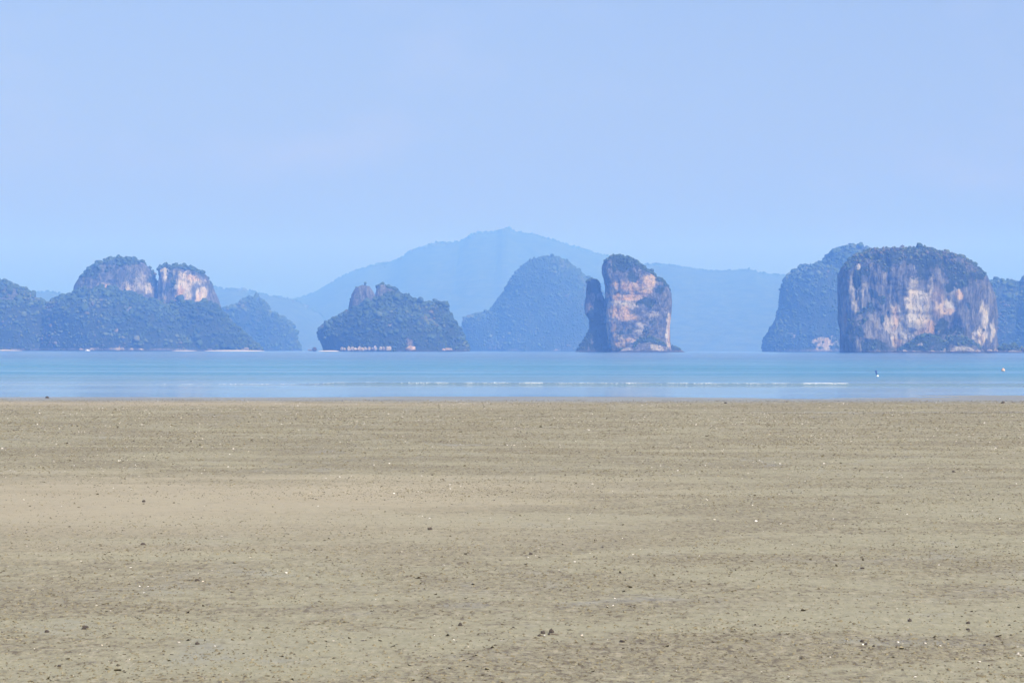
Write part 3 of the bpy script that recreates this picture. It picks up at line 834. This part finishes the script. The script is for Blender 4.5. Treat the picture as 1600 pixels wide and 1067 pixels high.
MB = tag(empty('marker_buoy', px_sea(1370.5, 588)), 'small marker buoy with a blue flag and white float off the beach', 'buoy')
wht = simple('white_foam_plastic', (.8, .8, .78), .4)
lathe('float', [(.005, -.06), (.08, -.05), (.12, 0.0), (.11, .06), (.06, .10), (.005, .11)], wht, MB, loc=(.06, 0, .02))
lathe('pole', [(.012, -.3), (.012, .62), (.002, .63)], simple('grey_cane', (.05, .07, .2), .6), MB, 8, loc=(.02, 0, 0), tilt=(0, -.22, 0))
fx = np.linspace(0, 1, 8)
fzs = np.linspace(0, 1, 10)
FX, FZ = np.meshgrid(fx, fzs)
fw = .13 * (1 - .55 * (1 - FZ))
fv = np.stack([-.11 * FZ - .03 + (FX - .55) * fw * 1.2, .03 * np.sin(FX * 7 + FZ * 3), .16 + FZ * .44], -1)
fl = mesh_np('flag', fv.reshape(-1, 3), grid_faces(*FX.shape), simple('blue_cloth', (.01, .05, .32), .8), MB, True)
md = fl.modifiers.new('thickness', 'SOLIDIFY')
md.thickness = .006

OB = tag(empty('mooring_buoy', px_sea(1567.5, 580)), 'round faded orange mooring buoy afloat near the right edge', 'buoy')
th_ = np.linspace(-math.pi / 2, math.pi / 2, 14)
lathe('float', np.stack([.23 * np.cos(th_) + .003, .23 * np.sin(th_) + .13], -1), simple('faded_orange_plastic', (.46, .29, .24), .6), OB)
lathe('collar', [(.235, .08), (.25, .1), (.25, .13), (.235, .15)], simple('white_rope', (.7, .66, .6), .8), OB)
lathe('eye', [(.03, .34), (.06, .36), (.06, .41), (.03, .43), (.005, .435)], simple('grey_eye', (.5, .4, .35), .6), OB, 10)

BT = tag(empty('fishing_boat', px_sea(137, 549.6)), 'tiny white boat on the water before the forested left island', 'boat')
BT.location = Vector((px_dir(137, HOR)[0] * 4900, 4900, 0))
hx = np.linspace(-1, 1, 15)
hb = 1.15 * (1 - np.abs(hx) ** 3.2) ** .7 + .02
rise = .85 + .45 * hx ** 2 + .25 * hx
sec = [(1.0, 1.0), (1.02, .75), (.8, .15), (.3, -.25), (0, -.3)]
hv = []
for i in range(15):
    pts = [(hx[i] * 4.6, -hb[i] * a, rise[i] * b) for a, b in sec] + [(hx[i] * 4.6, hb[i] * a, rise[i] * b) for a, b in sec[::-1][1:]]
    hv.append(pts)
hv = np.array(hv)
mesh_np('hull', hv.reshape(-1, 3), grid_faces(15, hv.shape[1]), simple('white_boat_paint', (.75, .76, .78), .4), BT, True)
cb = np.array([[x, y, z] for z in (.6, 2.3) for x, y in ((-1.9, -.8), (1.1, -.8), (1.1, .8), (-1.9, .8))], float)
cb[4:, :2] *= .88
bf = [[0, 1, 5, 4], [1, 2, 6, 5], [2, 3, 7, 6], [3, 0, 4, 7], [4, 5, 6, 7]]
mesh_np('cabin', cb, bf, wht, BT)
cr = np.array([[x, y, z] for z in (2.31, 2.42) for x, y in ((-2.2, -.95), (1.5, -.95), (1.5, .95), (-2.2, .95))], float)
mesh_np('cabin_roof', cr, bf + [[3, 2, 1, 0]], simple('pale_roof', (.8, .8, .82), .5), BT)
BT.rotation_euler.z = .5

# foam along the little breaking wave
def build_foam():
    r = np.random.default_rng(2)
    P, S = [], []
    for (x0, x1, k) in ((225, 620, .25), (600, 1340, .4), (1190, 1338, .45), (630, 700, .25), (712, 745, .7), (770, 800, .4), (803, 858, 1.3), (972, 995, .6), (1060, 1112, .9), (1230, 1335, 1.2), (400, 560, .06), (860, 970, .08), (240, 262, .3), (1112, 1230, .12)):
        n = int((x1 - x0) * k * 4)
        x = r.uniform(x0, x1, n)
        X = (x - 800) / F * 214.5
        tz = np.minimum(x - x0, x1 - x) / max(4, (x1 - x0) * .3)
        kp = fbm(np.stack([X * 1.6, X * 0, X * 0], -1), 3, 44) * np.clip(tz, 0, 1) ** .4 > r.uniform(.25, .62, n)
        X = X[kp]
        n = len(X)
        xx = X[:, None]
        ys = np.repeat(np.linspace(210, 220, 60)[None], n, 0)
        zz = wave_z(np.repeat(xx, 60, 1), ys)
        j = zz.argmax(1)
        yc = ys[np.arange(n), j] - .25 + r.normal(0, .16, n)
        z = wave_z(X[:, None], yc[:, None])[:, 0]
        P.append(np.stack([X, yc, z + .01], -1))
        S.append(r.uniform(.006, .017, n))
    P, S = np.concatenate(P), np.concatenate(S)
    v, f = ICO1
    V = v[None] * S[:, None, None] * np.array([1.6, 1.2, .7]) * (1 + r.uniform(-.3, .3, (len(P), len(v), 1))) + P[:, None]
    Fc = f[None] + (np.arange(len(P)) * len(v))[:, None, None]
    tag(mesh_np('surf_foam', V.reshape(-1, 3), Fc.reshape(-1, 3), simple('sea_foam', (.82, .84, .86), .8), None, True), 'white foam on the small wave breaking along the beach', 'foam', kind='stuff')


build_foam()

# ------------------------------------------------------------------ litter of the tidal flat
def mat_litter(name, a, b, c, rough=.8):
    t = NT(name)
    k = t.attr('tint')
    return t.base(t.mix(t.ramp(k, .4, 1), t.mix(t.ramp(k, 0, .5), a, b), c), rough, .4)


def field_pts(n, seed, y0=18.0, y1=150.0, power=1.0):
    """points strewn evenly over the flat in view"""
    r = np.random.default_rng(seed)
    y = np.sqrt(r.uniform(y0 ** 2, y1 ** 2, n)) if power == 1.0 else (r.uniform(y0 ** power, y1 ** power, n)) ** (1 / power)
    x = r.uniform(-1, 1, n) * (y * 800 / F * 1.08 + 2.2)
    return x, y, r


def strew(name, n, seed, mat, size, label, cat, mask, flat=.6, tmpl=None, sink=.3, power=1.0, y1=150.0, tilt=.3, far=.55):
    x, y, r = field_pts(n, seed, y1=y1, power=power)
    keep = r.random(n) < mask(x, y)
    x, y = x[keep], y[keep]
    z = sand_z(x, y)
    s = np.exp(r.normal(math.log(size[0]), size[1], len(x))).clip(size[0] * .35, size[2]) * (1 + far * sstep(35, 105, y))
    v, f = tmpl
    a = r.uniform(0, 2 * math.pi, len(x))
    c_, s_ = np.cos(a)[:, None], np.sin(a)[:, None]
    jit = 1 + r.uniform(-.35, .35, (len(x), len(v)))
    vx, vy, vz = v[None, :, 0] * jit, v[None, :, 1] * jit, v[None, :, 2] * jit * flat
    asp = r.uniform(.6, 1.5, len(x))[:, None]
    vx = vx * asp
    vz = vz + vx * r.normal(0, tilt, len(x))[:, None] + vy * r.normal(0, tilt, len(x))[:, None]
    V = np.stack([c_ * vx - s_ * vy, s_ * vx + c_ * vy, vz], -1) * s[:, None, None]
    V[:, :, 0] += x[:, None]
    V[:, :, 1] += y[:, None]
    V[:, :, 2] += (z + s * flat * sink)[:, None]
    Fc = f[None] + (np.arange(len(x)) * len(v))[:, None, None]
    T = np.repeat(r.random(len(x)), len(v))
    o = mesh_np(name, V.reshape(-1, 3), Fc.reshape(-1, 3), mat, None, False, {'tint': T})
    tag(o, label, cat, kind='stuff')
    return o


OCT = (np.array([[1, 0, 0], [0, 1, 0], [-1, 0, 0], [0, -1, 0], [0, 0, 1], [0, 0, -1.0]]), np.array([[0, 1, 4], [1, 2, 4], [2, 3, 4], [3, 0, 4], [1, 0, 5], [2, 1, 5], [3, 2, 5], [0, 3, 5]]))


_a = np.arange(4) * math.pi / 2
PYR = (np.concatenate([np.stack([np.cos(_a), np.sin(_a), np.full(4, -.35)], -1), [[.25, .1, 1.0]]]), np.array([[k, (k + 1) % 4, 4] for k in range(4)]))


def q3(x, y, sx, sy):
    return np.stack([x * sx, y * sy, np.zeros_like(x)], -1)


def dry_mask(x, y):
    w_ = 34 * (fbm(q3(x, y, .05, .1), 3, 77) - .5)
    return np.exp(-((y - 46) / 10) ** 2) * sstep(6, -5, x + w_) + np.exp(-((y - 138) / 9) ** 2) * sstep(12, -12, x)


def m_pel(x, y):
    return np.clip((.42 + .58 * sstep(.40, .64, fbm(q3(x, y, .5, .6), 4, 61))) * (1 - .85 * dry_mask(x, y)), 0, 1)


def m_shell(x, y):
    return np.clip((.15 + sstep(.40, .65, fbm(q3(x, y, .2, .35), 3, 71))) * (1 - .7 * dry_mask(x, y)), 0, 1)


PEL = mat_litter('sand_spoil', (.195, .176, .105), (.15, .132, .075), (.072, .061, .037))
SHL = mat_litter('shell_grit', (.30, .27, .21), (.42, .39, .32), (.78, .75, .68), .5)
DRK = mat_litter('dark_grit', (.035, .03, .026), (.07, .06, .05), (.11, .085, .06))
strew('sand_pellets', 320000, 1, PEL, (.0092, .42, .025), 'brown sand pellets thrown up by burrowing crabs all over the flat', 'sand pellets', m_pel, .5, PYR, .1, power=.75, far=.8)
strew('shell_grit', 20000, 2, SHL, (.008, .45, .024), 'pale broken shell grit strewn over the tidal flat', 'shell grit', m_shell, .45, PYR, .4)
strew('dark_grit', 14000, 3, DRK, (.007, .42, .018), 'dark weed scraps and grit strewn over the tidal flat', 'grit', m_pel, .5, PYR, .3, power=1.3)

# single pieces large enough to point at
SHELL_M = [simple('bleached_shell', (.80, .77, .70), .45), simple('cream_shell', (.66, .58, .45), .5)]
STONE_M = mat_litter('dark_stone', (.03, .026, .024), (.05, .042, .036), (.08, .065, .05))


def shell_mesh(k):
    """half of a clam: a ribbed domed fan with a hinge"""
    nr, nt = 5, 13
    rr_ = np.linspace(.06, 1, nr)
    an = np.linspace(-1.25, 1.25, nt)
    rad = np.cos(an * .62) ** .7
    V = []
    for r_ in rr_:
        rib = 1 + .05 * np.cos(an * 14) * r_
        V.append(np.stack([np.sin(an) * r_ * rad * rib, np.cos(an) * r_ * rad * rib - .5, .42 * (1 - (r_ * 1.0) ** 2) + .05 * np.cos(an * 14) * r_ * .4 - .25 * (an / 1.25) ** 2 * r_ * .5], -1))
    me_o = np.array(V).reshape(-1, 3)
    return me_o, grid_faces(nr, nt)


SV, SF = shell_mesh(0)


def place_shell(x, y, wpx, mat=0, label=None, name='shell', group='loose pale shells on the flat', tint=None):
    p = px_sand(x, y)
    s = wpx / F * p.y / 2
    r = np.random.default_rng(int(x * 7 + y * 13))
    o = mesh_np(name, SV * s, SF, SHELL_M[mat], None, True, loc=p + Vector((0, 0, s * .25)))
    m = o.modifiers.new('thickness', 'SOLIDIFY')
    m.thickness = s * .08
    o.rotation_euler = (r.uniform(.2, .7), r.uniform(-.3, .3), r.uniform(0, 6.28))
    tag(o, label or 'single pale bleached shell lying on the brown tidal flat', 'shell', group)
    return o


def place_stone(x, y, wpx, hpx, label, name='stone', cat='stone', group=None, seed=0, mat=None):
    p = px_sand(x, y)
    k = p.y / F
    v, f = ICO3
    v = v.copy()
    n = fbm(v * 1.7 + seed * 3.1, 4, seed) - .5
    v = v * (1 + 1.1 * n)[:, None] * [wpx * k / 2, wpx * k / 2 * .8, hpx * k * .75]
    o = mesh_np(name, v, f, mat or STONE_M, None, False, {'tint': np.clip(fbm(v * 40, 3, 3), 0, 1)}, loc=p + Vector((0, 0, hpx * k * .25)))
    tag(o, label, cat, group)
    return o


for (x, y, s, m, lb) in (
        (12, 885, 5, 0, 'white shell close to the left edge, below the pale dry sand'),
        (52, 921, 4.5, 0, 'small white shell left of the three white shells lying together'),
        (232, 917, 5, 0, 'right one of three white shells lying together, left'),
        (219, 916, 4.5, 0, 'left one of three white shells lying together, left'),
        (226, 926, 5, 0, 'lowest of three white shells lying together, left'),
        (205, 887, 5, 0, 'white shell just above the three white shells lying together'),
        (347, 838, 4.5, 0, 'lone white shell on smooth sand above the speckled area, left of centre'),
        (310, 896, 5, 0, 'white shell just above the weed scrap with a shell at its side'),
        (318, 909, 6, 1, 'cream shell at the side of a dark weed scrap, left'),
        (160, 1008, 5, 1, 'cream shell below the dark brown lump, lower left'),
        (672, 810, 4.5, 0, 'lone white shell just above the dark clod near the centre'),
        (616, 771, 4.5, 0, 'small white shell at the right end of the pale dry sand'),
        (848, 854, 4.5, 0, 'white shell up and right of the dark flat pebble near the centre'),
        (694, 883, 4.5, 0, 'white shell below the dark clod near the centre'),
        (959, 946, 5, 0, 'right one of a pair of white shells, right of centre'),
        (949, 948, 5, 0, 'left one of a pair of white shells, right of centre'),
        (732, 1011, 5, 1, 'cream shell below the dark pointed clod, bottom centre'),
        (910, 993, 6, 1, 'flat cream shell right of the dark shell cluster'),
        (1467, 883, 4.5, 0, 'white shell up and right of the weed scrap above the lower right stones'),
        (1470, 1009, 4.5, 0, 'white shell below and left of the black rounded stone, lower right'),
        (1431, 1058, 7, 0, 'largest white shell, at the bottom edge on the right'),
        (1383, 764, 4.5, 0, 'white shell below and left of the black pebble on speckled sand, right'),
        (1102, 728, 4.5, 0, 'small white shell far out on the grey sand, right of centre'),
        (37, 781, 4.5, 0, 'white shell on the pale dry sand beside the left edge'),
        (206, 765, 4.5, 0, 'white shell just above the small dark stone on pale sand')):
    place_shell(x, y, s * 1.15, m, lb)

place_stone(74, 621.8, 6, 2.8, 'small dark double rock at the water edge, far left', 'rock', 'rock', seed=1)
place_stone(1134, 630.4, 4.5, 2.6, 'lone black stone on wet sand below the surf, right of centre', seed=2)
place_stone(1568, 630.0, 6, 2.6, 'small brown rock at the water edge near the right border', 'rock', 'rock', seed=3)
place_stone(1490, 737.5, 4, 2.6, 'black pebble on the speckled sand, right of centre', seed=4)
place_stone(134, 982.5, 11, 6.5, 'dark brown lump lying alone on the lower left sand', seed=5)
place_stone(225, 784, 5, 3.5, 'small dark stone on the pale dry sand, left', seed=6)
place_stone(74, 987.5, 7, 4, 'small dark clod just left of the brown lump', seed=7)
place_stone(94, 1041, 6, 3.5, 'small purplish black pebble near the bottom left corner', seed=8)
place_stone(309, 907.5, 7, 3.5, 'dark weed scrap with a shell at its side, left', 'weed_scrap', 'seaweed', seed=9)
place_stone(224, 851, 8, 3.5, 'dark weed scrap on pale sand, left of middle', 'weed_scrap', 'seaweed', seed=10)
place_stone(309, 1006, 7, 4, 'dark clod above the bottom edge, left of middle', seed=11)
place_stone(1422, 970.5, 6, 4.5, 'black three-cornered stone on the lower right sand', seed=12)
place_stone(1513.5, 974, 6, 4, 'black rounded stone, lower right, beside a wet patch', seed=13)
place_stone(1513, 984, 7, 3, 'flat dark weed scrap below the black rounded stone', 'weed_scrap', 'seaweed', seed=14)
place_stone(1347.5, 1003, 5, 4, 'upper black stone of the trio around a white shell', seed=15)
place_stone(1353.5, 1007, 5, 3.5, 'black stone right of a white shell in a trio', seed=16)
place_stone(1366, 1010, 4, 3, 'small black pebble just right of the trio', seed=17)
place_stone(1348, 888.5, 6, 3, 'dark weed scrap above the lower right stones', 'weed_scrap', 'seaweed', seed=18)
place_stone(973, 1003, 9, 4, 'flat dark clod right of the shell cluster', seed=19)
place_stone(720, 977, 6, 5, 'dark pointed clod left of the shell cluster', seed=20)
place_stone(672, 827.5, 7, 4.5, 'dark clod on smooth sand near the centre', seed=21)
place_stone(830, 866.5, 6, 3.5, 'dark flat pebble on speckled sand near the centre', seed=22)
place_shell(1349, 1007, 6, 0, 'white shell between three black stones, lower right', group=None)

# cluster of shells just below the centre
place_shell(851, 993, 7, 0, 'round white shell in the dark shell cluster, bottom centre', group=None)
place_stone(844, 993.5, 7, 3, 'flat black shell at the left end of the cluster', 'dark_shell', 'shell', seed=31)
place_stone(849, 989.5, 7, 5, 'black shell standing behind the white one in the cluster', 'dark_shell', 'shell', seed=32)
place_stone(862.5, 988.5, 7, 6.5, 'brown upright shell at the right of the cluster', 'dark_shell', 'shell', seed=33)
place_stone(858.5, 991.5, 4, 3, 'small black pebble between the shells of the cluster', seed=34)
tp = px_sand(868, 992)
tw = lathe('twig', [(.0005, -.5), (.1, -.45), (.08, 0), (.09, .2), (.05, .48), (.0005, .5)], simple('dead_wood', (.12, .095, .07), .9), None, 8, loc=tp + Vector((0, 0, .008)), tilt=(.1, math.pi / 2 + .12, .5))
tw.scale = (.05, .05, .075)
tag(tw, 'short thin twig lying right of the shell cluster', 'twig')

# ------------------------------------------------------------------ haze
def build_haze():
    x0, x1, y0, y1, z0, z1 = -17500, 17500, -1500, 17500, -6.5, 640
    v = np.array([[x, y, z] for z in (z0, z1) for y in (y0, y1) for x in (x0, x1)], float)
    f = [[0, 2, 3, 1], [4, 5, 7, 6], [0, 1, 5, 4], [1, 3, 7, 5], [3, 2, 6, 7], [2, 0, 4, 6]]
    m = bpy.data.materials.new('sea_haze')
    m.use_nodes = True
    t = m.node_tree
    t.nodes.remove(t.nodes['Principled BSDF'])
    pv = t.nodes.new('ShaderNodeVolumePrincipled')
    pv.inputs['Color'].default_value = (.135, .345, .97, 1)
    pv.inputs['Absorption Color'].default_value = (1.0, 1.0, 1.0, 1)
    pv.inputs['Density'].default_value = 1.58e-4
    pv.inputs['Anisotropy'].default_value = 0.0
    t.links.new(pv.outputs[0], t.nodes['Material Output'].inputs['Volume'])
    o = mesh_np('haze', v, f, m)
    tag(o, kind='stuff')


build_haze()
